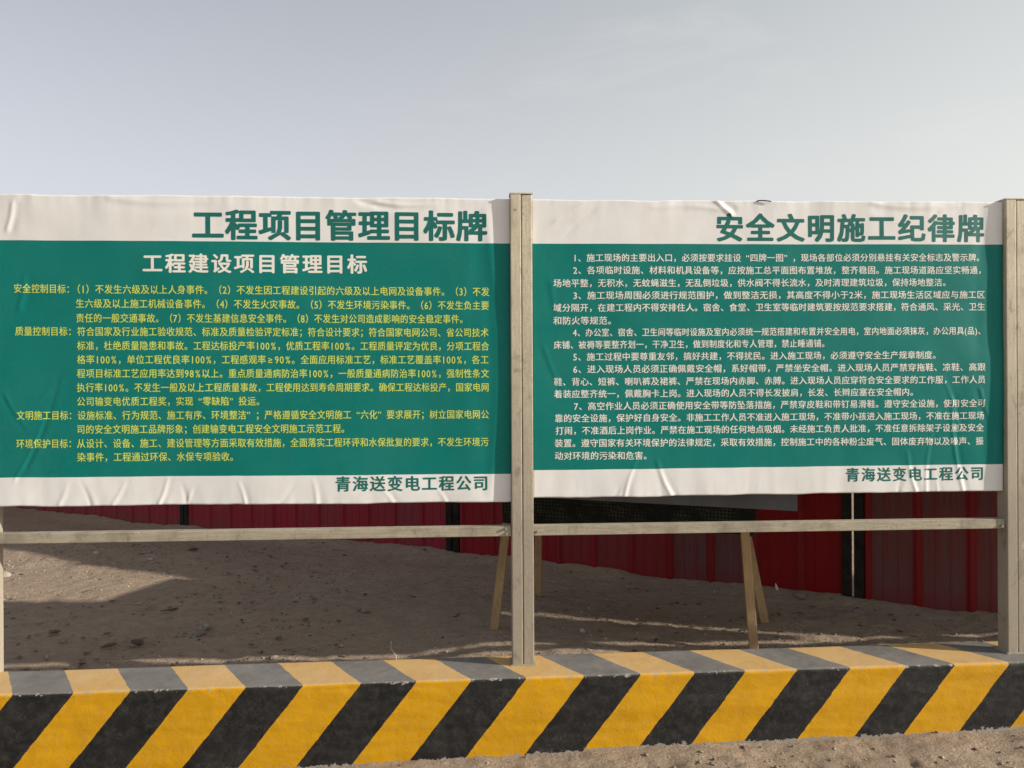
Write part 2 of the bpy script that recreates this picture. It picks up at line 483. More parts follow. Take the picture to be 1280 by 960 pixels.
plain('wire', (0.50, 0.45, 0.38), (0.38, 0.33, 0.28), 0.5, 40)
plain('black_cloth', (0.018, 0.020, 0.016), (0.030, 0.032, 0.024), 0.9, 20)
plain('zinc', (0.32, 0.30, 0.27), (0.22, 0.18, 0.15), 0.5, 60)
# black woven net
s = Mat('black_net', 0.85, 0.2)
x = s.n('ShaderNodeTexChecker', Scale=75.0)
mpn = s.n('ShaderNodeMapping')
mpn.inputs['Rotation'].default_value = (0, 0.78, 0.3)
s.l(s.coord(), mpn.inputs['Vector'])
s.l(mpn.outputs[0], x.inputs['Vector'])
s.col(s.mix(s.math('MULTIPLY', x.outputs['Fac'], s.ramp(s.noise(9, 4, 0.6), 0.4, 0.6)), (0.008, 0.010, 0.008), (0.038, 0.042, 0.028)))
s.bump(x.outputs['Fac'], 0.003, 0.6)
M['black_net'] = s.m

# ------------------------------------------------------------------ ground
KX = [-12, -1.916, 2.455, 12]
def kerb_front(x): return np.interp(x, KX, [-0.39, -0.190, -0.108, 0.071])
KW = 0.29
# fence line in plan
FP = [(-9.0, 8.6), (-5.9, 6.50), (-2.93, 4.541), (-0.152, 2.806), (2.39, 1.218), (3.70, 0.46), (7.2, 0.45), (9.6, 0.42), (12.6, 0.40)]
def fence_y(x): return np.interp(x, [p[0] for p in FP], [p[1] for p in FP])

def ground_z(x, y):
    x = np.asarray(x, float); y = np.asarray(y, float)
    kf = kerb_front(x)
    # front: rises a little towards the right, tramped sand
    zf = np.interp(x, [-3, -0.66, 0.17, 0.7, 1.65, 2.5, 4], [0.0, 0.004, 0.015, 0.036, 0.040, 0.050, 0.05])
    near = np.clip((kf - y) / 0.5, 0, 1)
    lump = fbm(x * 5.5, y * 5.5, 3, 4) * 0.075 + np.abs(fbm(x * 11, y * 11, 9, 3)) * -0.05 + 0.012
    rad = np.exp(-np.clip(np.sqrt(x * x + y * y) - 3.2, 0, 50) / 1.5)
    zf = zf + rad * (lump * (0.35 + 0.65 * near) + fbm(x * 30, y * 30, 21, 3) * 0.008)
    # back: fill behind the kerb
    near0_ = np.interp(x, [-3, -0.4, 0.1], [0.075, 0.075, 0.0])
    base = np.interp(x, [-6, -3.5, -1.5, -0.2, 2.4, 4], [0.14, 0.14, 0.205, 0.25, 0.255, 0.255])
    fy = fence_y(x)
    t = np.clip((y - (fy - 1.5)) / 1.3, 0, 1)
    t = t * t * (3 - 2 * t)
    near0 = np.interp(x, [-3, -1, 0.6, 1.6, 3], [0.262, 0.262, 0.262, 0.225, 0.225]) - near0_ * np.clip(1 - (y - kf - KW - 0.35) / 0.8, 0, 1)
    zb = near0 * (1 - t) + base * t
    d = np.abs(y - fy)
    zb = zb + 0.030 * np.exp(-(d / 0.16) ** 2) * (0.4 + 1.6 * vnoise(x * 3.1, y * 0 + 1.3, 5))
    zb = zb + fbm(x * 2.2, y * 2.2, 31, 3) * 0.035 + fbm(x * 9, y * 9, 41, 3) * 0.022 + fbm(x * 34, y * 34, 51, 3) * 0.009
    # loose sand spilling on to the kerb's rear edge in places
    e = y - (kf + KW)
    zb = zb + np.exp(-(np.clip(e, 0, 9) / 0.07) ** 2) * np.clip(fbm(x * 3.2, x * 0 + 0.7, 61, 3) * 0.24 + 0.012, 0, 0.05)
    w = np.clip((y - (kf + 0.10)) / 0.06, 0, 1)
    z = zf * (1 - w) + zb * w
    # far land goes flat
    r = np.sqrt(x * x + (y - 2) ** 2)
    k = np.clip((r - 9) / 12, 0, 1)
    return z * (1 - k) + 0.05 * k

def axis(a, b, step, far):
    mid = list(np.arange(a, b + 1e-6, step))
    lo, hi, st = [], [], step
    p, q = a, b
    while max(-p, q) < far:
        st *= 1.35
        p -= st; q += st
        lo.append(p); hi.append(q)
    return np.array(lo[::-1] + mid + hi)
gx = axis(-5.2, 3.6, 0.018, 1200)
gy = axis(-1.9, 5.4, 0.018, 1200)
X, Y = np.meshgrid(gx, gy)
g = link('ground', grid_mesh('ground', np.stack([X, Y, ground_z(X, Y)], -1)), M['sand'])
tag(g, 'bare dry sand around the kerb and up to the fence', kind='structure')

def gz(x, y): return float(ground_z(np.array([x]), np.array([y]))[0])

# ------------------------------------------------------------------ striped kerb
SB = [-1.916, -1.67, -1.44, -1.202, -0.964, -0.723, -0.479, -0.242, -0.003, 0.237, 0.492, 0.744, 0.987, 1.218, 1.455, 1.702, 1.964, 2.194, 2.455]
SB = [SB[0] - 0.24 * k for k in range(30, 0, -1)] + SB + [SB[-1] + 0.24 * k for k in range(1, 31)]
def stripe_at(x): return np.interp(x, SB, np.arange(len(SB)) + 1.0)
xs = np.concatenate([np.arange(-7, -2.6, 0.1), np.arange(-2.6, 3.2, 0.014), np.arange(3.2, 9, 0.1)])
prof = []      # (offset across, z, shift of the stripe, wear)
for z in list(np.linspace(-0.12, 0.0, 3)) + list(np.linspace(0.008, 0.345, 38)): prof.append((0.0, z, (0.36 - z) * 0.80, 0.40 if z > 0.33 else 0.30 + 0.22 * np.clip((0.08 - z) / 0.08, 0, 1)))
for a in (0.25, 0.5, 0.75): prof.append((0.013 * (1 - math.cos(a * math.pi / 2)), 0.347 + 0.013 * math.sin(a * math.pi / 2), 0.005, 0.50))
for t in np.linspace(0.013, KW - 0.013, 18): prof.append((t, 0.36, -t * 0.64 * -1, 0.30 if t < 0.26 else 0.42))
prof.append((KW - 0.003, 0.356, 0.18, 0.5))
for z in np.linspace(0.345, -0.05, 8): prof.append((KW, z, 0.185, 0.3))
P = np.zeros((len(prof), len(xs), 3)); A = np.zeros(P.shape[:2]); Wr = np.zeros(P.shape[:2])
for j, (t, z, sh, wr) in enumerate(prof):
    wob = fbm(xs * 1.1, xs * 0 + j * 0.12, 71, 3) * 0.008 + fbm(xs * 18, xs * 0 + j * 0.7, 72, 3) * 0.0020
    topw = fbm(xs * 1.3, xs * 0 + 3.3, 73, 3) * 0.005
    chipn = np.clip(fbm(xs * 9, xs * 0 + 9.1, 74, 3) - 0.16, 0, 1) * 0.015
    ed = 1.0 if 0.33 < z < 0.359 and t < 0.05 else 0.0
    P[j, :, 0] = xs
    P[j, :, 1] = kerb_front(xs) + t + wob * (1 if t == 0 else 0.3) + chipn * ed
    P[j, :, 2] = z + (topw if z > 0.3 else 0) + (wob * 0.4 if t > 0 else 0) - chipn * ed * 0.7
    # front face: foot of a stripe lies left of its head; top: rear end lies left of its front end
    A[j, :] = stripe_at(xs + sh)
    zg = np.interp(xs, [-3, -0.66, 0.17, 0.7, 1.65, 2.5, 4], [0.0, 0.004, 0.015, 0.036, 0.040, 0.050, 0.05])
    Wr[j, :] = np.where((t == 0) & (z < 0.2), 0.30 + 0.42 * np.exp(-np.clip(z - zg - 0.004, 0, 1) / 0.014), wr)
k = link('striped_kerb', grid_mesh('striped_kerb', P, attrs={'stripe': A, 'wear': Wr}), M['kerb'])
tag(k, 'low concrete kerb wall painted in slanting yellow and black stripes', 'kerb')

# ------------------------------------------------------------------ sign frame
fr = empty('sign_frame', (0.23, 0.035, 0.36))
tag(fr, 'beige metal post and rail frame standing on the striped kerb and holding the green boards', 'sign frame')
def part(mb, name, mat, par, bevel=0.0, smooth=False):
    o = mb.build(name, mat, None, bevel, smooth)
    o.parent = par
    o.matrix_parent_inverse = Matrix.Translation(par.location).inverted()
    return o
def post(x0, x1, zt, y0=0.0, y1=0.072, lean=0.0):
    mid = (x0 + x1) / 2
    a = MB()
    root = MB()
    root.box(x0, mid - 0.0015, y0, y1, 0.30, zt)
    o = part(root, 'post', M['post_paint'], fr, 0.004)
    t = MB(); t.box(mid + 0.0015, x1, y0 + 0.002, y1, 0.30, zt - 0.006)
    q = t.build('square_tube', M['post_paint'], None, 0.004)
    q.parent = o
    # welded cap plate, slightly crooked
    c = MB(); c.box(x0 - 0.003, x1 + 0.003, y0 - 0.002, y1 + 0.002, zt - 0.003, zt + 0.003)
    q = c.build('cap_plate', M['post_paint'], None, 0.001)
    q.parent = o
    return o
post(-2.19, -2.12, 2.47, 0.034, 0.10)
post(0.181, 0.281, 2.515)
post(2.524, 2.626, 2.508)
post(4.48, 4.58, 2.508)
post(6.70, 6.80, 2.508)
for (xa, xb, ya) in ((-2.19, 0.180, 0.010), (0.282, 2.523, 0.014), (2.627, 4.479, 0.014), (4.581, 6.699, 0.014)):
    r_ = MB(); r_.box(xa, xb, ya, ya + 0.05, 0.949, 0.994)
    part(r_, 'crossbar', M['rail_paint'], fr, 0.003)
for (xa, xb) in ((-2.11, 0.180), (0.282, 2.523), (2.627, 4.03), (4.581, 6.699)):
    for z in (1.15, 1.78, 2.43):
        r_ = MB(); r_.box(xa, xb, 0.045, 0.085, z, z + 0.04)
        part(r_, 'back_rail', M['rail_paint'], fr, 0.002)
for (x, z) in ((0.155, 0.985), (0.158, 0.962), (0.205, 2.44), (0.300, 0.968), (2.50, 0.962)):
    bo = MB(); bo.tube([(x, -0.001, z), (x, 0.02, z)], 0.006, 6)
    part(bo, 'bolt', M['zinc'], fr)
# base weld plates on the kerb
for xc in (0.231, 2.575):
    bp = MB(); bp.box(xc - 0.058, xc + 0.058, -0.004, 0.10, 0.353, 0.365)
    part(bp, 'base_plate', M['post_paint'], fr, 0.002)

# ------------------------------------------------------------------ banners
Y0 = 0.022
def crease_field(cr, x, z):
    h = np.zeros_like(x)
    for (ax, az, bx, bz, w, a, taper) in cr:
        dx, dz = bx - ax, bz - az
        L2 = dx * dx + dz * dz
        t = ((x - ax) * dx + (z - az) * dz) / L2
        tt = np.clip(t, 0, 1)
        bow = 0.12 * math.sqrt(L2) * np.sin(np.pi * tt) * (0.3 if (int(ax * 1000) % 2) else -0.3)
        L = math.sqrt(L2)
        px = ax + dx * tt - dz / L * bow
        pz = az + dz * tt + dx / L * bow
        sd = ((x - px) * dz - (z - pz) * dx) / L
        over = np.where(t < 0, -t, np.where(t > 1, t - 1, 0)) * L
        env = np.exp(-(over / (2 * w)) ** 2) * (1 - taper * tt)
        h += a * env * (np.exp(-(sd / w) ** 2) - 0.55 * np.exp(-((sd - 2.1 * w) / (1.6 * w)) ** 2))
    return h
def edge_crumple(x, z, z0, z1, seed, amp):
    d = np.minimum(z - z0, z1 - z)
    return fbm(x * 7, z * 1.6, seed, 3) * amp * np.exp(-d / 0.14) + fbm(x * 16, z * 4, seed + 5, 3) * amp * 0.35 * np.exp(-d / 0.07)
CR_L = [  # x, z at the edge -> inward end, width, height, taper
    (-1.83, 1.125, -1.80, 1.20, .010, .0045, .8), (-1.70, 1.12, -1.735, 1.21, .009, -.004, .8), (-1.60, 1.12, -1.55, 1.215, .008, .004, .7),
    (-1.40, 1.12, -1.365, 1.22, .008, .0055, .6), (-1.28, 1.12, -1.30, 1.20, .010, -.004, .8), (-1.275, 1.12, -1.255, 1.18, .007, .004, .7), (-1.02, 1.12, -1.045, 1.20, .007, .0045, .7),
    (-0.86, 1.11, -0.80, 1.20, .012, -.003, .8), (-0.70, 1.11, -0.715, 1.21, .009, .004, .7), (-0.36, 1.11, -0.40, 1.16, .008, .004, .7), (-0.12, 1.11, -0.16, 1.17, .007, .003, .7),
    (-2.02, 1.24, -1.90, 1.50, .008, .0035, .5), (-1.97, 1.30, -1.84, 1.66, .010, -.003, .4), (-1.86, 1.27, -1.76, 1.33, .007, .0035, .5), (-2.06, 1.60, -1.98, 1.47, .008, .0030, .5),
    (-1.90, 1.60, -1.80, 1.68, .006, .003, .5),
    (-2.05, 2.35, -2.03, 2.45, .010, .006, .2), (-2.00, 2.0, -1.98, 2.12, .012, .004, .4),
    (-0.42, 2.475, -0.18, 2.465, .010, .005, .6), (-0.5, 2.48, -0.36, 2.45, .012, -.004, .6), (-1.6, 2.485, -1.2, 2.475, .014, .003, .5),
    (0.075, 2.4, 0.085, 1.15, .022, .0035, 0), (0.03, 2.2, 0.04, 1.5, .03, -.002, 0)]
CR_R = [
    (0.705, 1.122, 0.755, 1.275, .008, .0055, .6), (0.925, 1.122, 0.86, 1.275, .009, .006, .6), (0.88, 1.13, 0.845, 1.27, .014, -.003, .7), (0.66, 1.122, 0.68, 1.17, .009, -.003, .7),
    (2.095, 1.128, 2.055, 1.30, .008, .0055, .6), (2.145, 1.128, 2.17, 1.40, .008, .0045, .6), (2.325, 1.128, 2.27, 1.56, .009, .0060, .5), (2.01, 1.128, 2.02, 1.18, .010, -.004, .7),
    (2.30, 1.43, 2.23, 1.66, .009, .0035, .5), (2.41, 1.60, 2.45, 1.48, .009, .004, .5), (2.20, 1.128, 2.19, 1.19, .007, .003, .7),
    (1.205, 2.44, 1.150, 2.488, .011, .011, .1), (1.15, 2.455, 0.85, 2.46, .013, .004, .5), (0.40, 2.40, 0.50, 2.46, .014, .004, .5), (0.55, 2.43, 0.44, 2.33, .016, -.003, .5),
    (1.9, 2.485, 2.2, 2.475, .012, .004, .4), (2.30, 2.48, 2.22, 2.45, .010, .004, .4),
    (2.455, 2.45, 2.46, 1.2, .020, .0035, 0), (2.42, 2.3, 2.42, 1.6, .03, -.002, 0),
    (0.34, 1.80, 0.42, 1.62, .010, .0025, .5), (0.37, 2.1, 0.40, 1.95, .012, .0025, .5)]
def surf(which, x, z):
    """how far the banner stands in front of its plane"""
    if which == 'L': x0, x1, z0, z1, cr, sd = -2.10, 0.178, 1.11, 2.494, CR_L, 80
    elif which == 'R': x0, x1, z0, z1, cr, sd = 0.286, 2.521, 1.125, 2.492, CR_R, 90
    else: x0, x1, z0, z1, cr, sd = 2.63, 4.35, 1.125, 2.49, [], 97
    h = fbm(x * 1.5, z * 1.7, sd, 3) * 0.017 + fbm(x * 4.2, z * 3.0, sd + 3, 3) * 0.0050
    h = h + edge_crumple(x, z, z0, z1, sd + 7, 0.008) + crease_field(cr, x, z) * 0.52
    return h
def make_banner(which, tl, tr, br, bl, label):
    nu, nv = (440, 280) if which in 'LR' else (60, 40)
    u, v = np.meshgrid(np.linspace(0, 1, nu), np.linspace(0, 1, nv))
    xx = (1 - v) * ((1 - u) * bl[0] + u * br[0]) + v * ((1 - u) * tl[0] + u * tr[0])
    zz = (1 - v) * ((1 - u) * bl[1] + u * br[1]) + v * ((1 - u) * tl[1] + u * tr[1])
    zz = zz + (fbm(xx * 6, xx * 0 + 2, 100, 3) * 0.008) * ((1 - v) ** 12 + v ** 12)
    P = np.stack([xx, Y0 - surf(which, xx, zz), zz], -1)
    # wrap the cloth round the frame: one rounded ring, then back
    def ring(Pn, uvn, ins, yb):
        return
    uv = np.stack([u, v], -1)
    rows = []
    def ext(Pa, uva, axis_):
        first = Pa.take([0], axis_).copy(); last = Pa.take([-1], axis_).copy()
        f2, l2 = first.copy(), last.copy()
        f2[..., 1] = 0.088; l2[..., 1] = 0.088
        f1, l1 = first.copy(), last.copy()
        s_ = 0.003
        k_ = 2 if axis_ == 0 else 0
        f1[..., k_] -= s_; l1[..., k_] += s_; f2[..., k_] -= s_; l2[..., k_] += s_
        f1[..., 1] += 0.004; l1[..., 1] += 0.004
        uf = uva.take([0], axis_); ul = uva.take([-1], axis_)
        return (np.concatenate([f2, f1, Pa, l1, l2], axis_), np.concatenate([uf, uf, uva, ul, ul], axis_))
    P, uv = ext(P, uv, 0)
    P, uv = ext(P, uv, 1)
    o = link('banner', grid_mesh('banner', P, uv), M['banner_print'])
    tag(o, label, 'notice banner', 'green notice banners on the metal frame')
    return o
bL = make_banner('L', (-2.12, 2.496), (0.1795, 2.492), (0.1795, 1.106), (-2.12, 1.115), 'green and white banner with yellow text, hung left of the middle post')
bR = make_banner('R', (0.2835, 2.489), (2.521, 2.495), (2.519, 1.128), (0.2835, 1.123), 'green and white banner with white text, hung between the middle and right posts')

# ------------------------------------------------------------------ lettering (flat print, laid on the cloth)
def wch(c):
    if c in '0123456789': return .56
    if c in '()': return .4
    if c == '%': return .8
    if c == '≥': return .9
    return 1.
GLY = {}
def glyph(ch, fine):
    k = (ch, fine)
    if k in GLY: return GLY[k]
    cu = bpy.data.curves.new('glyph', 'FONT')
    cu.body = ch
    cu.size = 1
    cu.resolution_u = 2
    ob = bpy.data.objects.new('glyph', cu)
    COL.objects.link(ob)
    bpy.context.view_layer.update()
    me = bpy.data.meshes.new_from_object(ob)
    bm = bmesh.new(); bm.from_mesh(me)
    bmesh.ops.triangulate(bm, faces=bm.faces)
    for _ in range(3):
        es = [e for e in bm.edges if e.calc_length() > fine]
        if not es: break
        bmesh.ops.subdivide_edges(bm, edges=es, cuts=1)
        bmesh.ops.triangulate(bm, faces=[f for f in bm.faces if len(f.verts) > 3])
    bm.verts.index_update()
    V = np.array([(v.co.x, v.co.y) for v in bm.verts]).reshape(-1, 2)
    F = [tuple(v.index for v in f.verts) for f in bm.faces]
    bm.free()
    bpy.data.objects.remove(ob); bpy.data.curves.remove(cu); bpy.data.meshes.remove(me)
    GLY[k] = (V, F)
    return GLY[k]
def lettering(kind, text, A, B, em, col, which):
    """bold print: each character is its outline laid down a few times, a hair apart, to thicken the strokes"""
    wsum = sum(wch(c) for c in text)
    px_, pz_ = (B[0] - A[0]) / wsum, (B[1] - A[1]) / wsum
    big = kind == 'T'
    title = em > 0.12
    if title: sh = [(a * .033, b_ * .026) for a, b_ in ((-1, 0), (1, 0), (0, 1), (0, -1), (-.8, .8), (.8, .8), (-.8, -.8), (.8, -.8))]
    elif big: sh = [(a * .030, b_ * .020) for a, b_ in ((-1, 0), (1, 0), (0, 1), (0, -1))]
    else: sh = [(-.014, 0), (.014, 0), (0, .008)]
    fine = 0.14 if title else (0.22 if big else 0.5)
    def emit(vs, fs, name, stuff):
        v2 = np.concatenate([v[:, :2] for v in vs]); dp = np.concatenate([v[:, 2] for v in vs])
        y = Y0 - surf(which, v2[:, 0], v2[:, 1]) - 0.0006 - dp
        me = bpy.data.meshes.new(name)
        me.from_pydata([(a, b_, c) for a, b_, c in zip(v2[:, 0], y, v2[:, 1])], [], fs)
        o = link(name, me, M[{'g': 'ink_green', 'w': 'ink_white', 'y': 'ink_yellow'}[col]], bL if which == 'L' else bR)
        if stuff: o['kind'] = 'stuff'
    vs, fs, n, cur = [], [], 0, 0.0
    for ch in text:
        w = wch(ch)
        V, F = glyph(ch, fine)
        if len(V):
            lat = ch in '0123456789()%≥'
            sx = px_ * 0.975 if not big else em
            sz = em if big else em * 0.97
            for ci, (ox, oz) in enumerate(sh):
                if lat:
                    mnx, mxx = V[:, 0].min(), V[:, 0].max()
                    fx = (V[:, 0] - (mnx + mxx) / 2 + ox) * sx * (1.0 if ch != '%' else 0.85) + px_ * (cur + w / 2)
                    fz = (V[:, 1] - 0.36 + oz) * sz * (1.08 if ch in '0123456789%' else 1)
                else:
                    fx = (V[:, 0] - 0.5 + ox + (0.55 if ch == '“' else 0)) * sx + px_ * (cur + 0.5)
                    fz = (V[:, 1] - 0.36 + oz) * sz
                vs.append(np.stack([A[0] + fx, A[1] + pz_ * (cur + w / 2) + fz, np.full(len(V), ci * 0.00003)], -1))
                fs += [tuple(i + n for i in f) for f in F]
                n += len(V)
        cur += w
        if big and vs:
            emit(vs, fs, 'character', False)
            vs, fs, n = [], [], 0
    if vs: emit(vs, fs, 'text_line', True)
for t_ in TEXT:
    lettering(*t_)

# a further, narrower board along the row, past the right post
o3 = make_banner('X', (2.632, 2.49), (4.04, 2.49), (4.04, 1.125), (2.632, 1.125), 'blank green banner just beyond the right post, outside the view')
o4 = make_banner('X', (4.583, 2.49), (6.69, 2.49), (6.69, 1.125), (4.583, 1.125), 'blank green banner farthest along the row to the right, outside the view')

# dark scrap of tie strap poking up over the right banner
t_ = MB(); t_.tube([(1.330, 0.03, 2.489), (1.340, 0.022, 2.4945), (1.355, 0.018, 2.4952), (1.375, 0.016, 2.4940), (1.400, 0.015, 2.490)], 0.0026, 6)
o = t_.build('tie_strap', M['black_cloth'], None, 0, True)
tag(o, 'short dark strap end poking over the top edge of the white-text banner', 'strap')

# ------------------------------------------------------------------ fence
fn = empty('sheet_fence', (FP[4][0], FP[4][1], 0.2))
tag(fn, 'dusty red corrugated metal sheet fence running behind the notice boards', 'fence')
FT = 2.40
def fpart(o):
    o.parent = fn
    o.matrix_parent_inverse = Matrix.Translation(fn.location).inverted()
    return o
DUST = {  # dust on each pan, left to right, per bay
    2: [.25, .35, .2, .3, .15, .3, .45, .2, .3, .5], 3: [.1, .2, .1, .35, .5, .3, .9, 1.0, .05, .02], 4: [.85, .85, .85, .8], 1: [.3] * 11, 0: [.3] * 11}
for b in range(len(FP) - 1):
    a0, b0 = Vector(FP[b]), Vector(FP[b + 1])
    d = (b0 - a0); L = d.length; d.normalize()
    nrm = Vector((d.y, -d.x))           # towards the camera side
    gap = 0.055
    nr = max(1, int(round((L - 2 * gap) / 0.29)))
    per = (L - 2 * gap) / nr
    dl = DUST.get(b, [.3] * nr)
    k0 = 0
    while k0 < nr:
        k1 = min(nr, k0 + 3)
        pts = []
        for k_ in range(k0, k1):
            s0 = gap + k_ * per
            du = dl[k_ % len(dl)]
            r = per
            # rib (towards us) then pan with two faint swages
            for (q, h_, dd) in ((0.0, 0, .1), (.035, .0, .25), (.075, .018, .18), (.155, .018, .18), (.195, 0, .25), (.21, 0, du), (.42, 0, du), (.44, .004, du * .8), (.47, .004, du * .8), (.49, 0, du), (.70, 0, du), (.72, .004, du * .8), (.75, .004, du * .8), (.77, 0, du), (.985, 0, du)):
                pts.append((s0 + q * r, h_, dd))
        pts.append((gap + k1 * per + (0.01 if k1 < nr else 0), 0.001, .1))
        lay = 0.0015 * ((k0 // 3) % 2)
        zs = np.array([0.0, 0.25, 0.32, 0.42, 0.9, 1.5, FT])
        rng = random.Random(b * 31 + k0)
        tilt = rng.uniform(-.006, .006)
        P = np.zeros((len(zs), len(pts), 3)); D = np.zeros(P.shape[:2])
        for j, z in enumerate(zs):
            for i, (s_, h_, dd) in enumerate(pts):
                p = a0 + d * s_ + nrm * (h_ + lay + tilt * z)
                P[j, i] = (p.x, p.y, z + (rng.uniform(-.004, .004) if j == len(zs) - 1 else 0))
                D[j, i] = dd * (1.0 if z > 0.4 or b < 3 else 0.75) + (0.25 if (z < .3 and b < 3) else 0)
        me = grid_mesh('corrugated_sheet', P, attrs={'dust': D, 'hue': np.full(D.shape, 0.9 if b < 3 else (0.35 if b == 3 and k0 < 6 else 0.05))})
        me.polygons.foreach_set('use_smooth', [False] * len(me.polygons))
        o = fpart(link('corrugated_sheet', me, M['red_sheet']))
        sm = o.modifiers.new('thickness', 'SOLIDIFY'); sm.thickness = 0.0012; sm.offset = -1
        k0 = k1
    # dark post pair at the start of the bay, a narrow gap between them
    for sgn in (0, 1):
        pb = MB()
        if sgn == 0:
            if b == 0: continue
            ap, bp_ = Vector(FP[b - 1]), a0
            dd_ = (bp_ - ap).normalized()
            c0 = a0 - dd_ * 0.033
        else:
            dd_ = d
            c0 = a0 + dd_ * 0.037
        pb.beam((c0.x, c0.y, 0.0), (c0.x, c0.y, FT + 0.03), 0.056, 0.05, (dd_.x, dd_.y, 0))
        fpart(pb.build('fence_post', M['dark_steel'], None, 0.003))
    for z in (1.25, 2.2):
        rb = MB()
        m0 = a0 + d * 0.07 - nrm * 0.03; m1 = b0 - d * 0.07 - nrm * 0.03
        rb.beam((m0.x, m0.y, z), (m1.x, m1.y, z), 0.04, 0.04, (0, 0, 1))
        fpart(rb.build('fence_rail', M['dark_steel'], None))

# ------------------------------------------------------------------ netted stand behind the boards
A_, B_, C_, D_ = Vector((.171, .840)), Vector((1.490, .490)), Vector((1.73, 1.10)), Vector((.411, 1.450))
tb = empty('netted_stand', (0.94, 0.94, gz(.94, .94)))
tag(tb, 'low wooden-legged stand wrapped in black net behind the white-text banner', 'stand')
def tpart(o):
    o.parent = tb
    o.matrix_parent_inverse = Matrix.Translation(tb.location).inverted()
    return o
ZB = (0.864, 0.835)
for foot, top, zt in (((.119, .851), A_ + Vector((.035, .02)), .93), ((1.487, .491), B_ + Vector((-.045, .03)), .90), ((1.709, .904), C_ + Vector((-.16, -.20)), .90), ((.425, 1.504), D_ + Vector((.02, -.02)), .93)):
    lg = MB()
    fz = gz(*foot) - 0.03
    lg.beam((foot[0], foot[1], fz), (top.x, top.y, zt), 0.046, 0.034, (1, -0.2, 0))
    tpart(lg.build('leg', M['edge_wood'], None, 0.003))
nb = 40
ring_ = [A_, B_, C_, D_, A_]
P = np.zeros((9, nb * 4 + 1, 3))
for e in range(4):
    for i in range(nb + (1 if e == 3 else 0)):
        t = i / nb
        p = ring_[e].lerp(ring_[e + 1], t)
        zb = .864 + (.835 - .864) * (t if e == 0 else (1 if e == 1 else (1 - t if e == 2 else 0)))
        for j in range(9):
            v = j / 8
            z = zb + (1.275 - zb) * v
            sag = float(fbm(np.array([(e + t) * 5.0]), np.array([v * 2.0]), 120, 3)[0]) * 0.02
            nn = (ring_[e + 1] - ring_[e]).normalized()
            P[j, e * nb + i] = (p.x + nn.y * sag, p.y - nn.x * sag, z + (float(fbm(np.array([(e + t) * 12.0]), np.array([1.0]), 121, 3)[0]) * 0.02 if j == 0 else 0))
o = tpart(link('net_skirt', grid_mesh('net_skirt', P), M['black_net']))
sm = o.modifiers.new('thickness', 'SOLIDIFY'); sm.thickness = 0.003
tp = MB()
tp.add([(A_.x, A_.y, 1.265), (B_.x, B_.y, 1.265), (C_.x, C_.y, 1.265), (D_.x, D_.y, 1.265), (A_.x, A_.y, 1.283), (B_.x, B_.y, 1.283), (C_.x, C_.y, 1.283), (D_.x, D_.y, 1.283)],
       [(0, 3, 2, 1), (4, 5, 6, 7), (0, 1, 5, 4), (1, 2, 6, 5), (2, 3, 7, 6), (3, 0, 4, 7)])
tpart(tp.build('top_board', M['edge_wood'], None, 0.002))
for p, q, zz in ((A_, B_, .93), (B_, C_, .93), (D_, C_, .93), (A_, D_, .93)):
    rb = MB()
    c_ = (A_ + C_) / 2
    p2, q2 = p.lerp(c_, .14), q.lerp(c_, .14)
    rb.beam((p2.x, p2.y, zz), (q2.x, q2.y, zz), 0.04, 0.03, (0, 0, 1))
    tpart(rb.build('apron_rail', M['edge_wood'], None))
# grey sheet leaning on the front of the stand
gs = MB()
ga, gb = Vector((.30, .725)), Vector((1.681, .390))
dg = (gb - ga).normalized(); ng = Vector((dg.y, -dg.x))
vs = []
for yy in (0, 0.012):
    for p, z in ((ga, 1.022), (gb, .980), (gb, 1.072 + .19), (ga, 1.29)):
        lean = 0.015 * (1 if z > 1.1 else 0)
        q = p - ng * (yy + lean)
        vs.append((q.x, q.y, z))
gs.add(vs, [(0, 1, 2, 3), (4, 7, 6, 5), (0, 4, 5, 1), (1, 5, 6, 2), (2, 6, 7, 3), (3, 7, 4, 0)])
o = gs.build('grey_sheet', M['grey_sheet'], None, 0.002)
tag(o, 'grey flat sheet leaning against the front of the black netted stand', 'sheet')

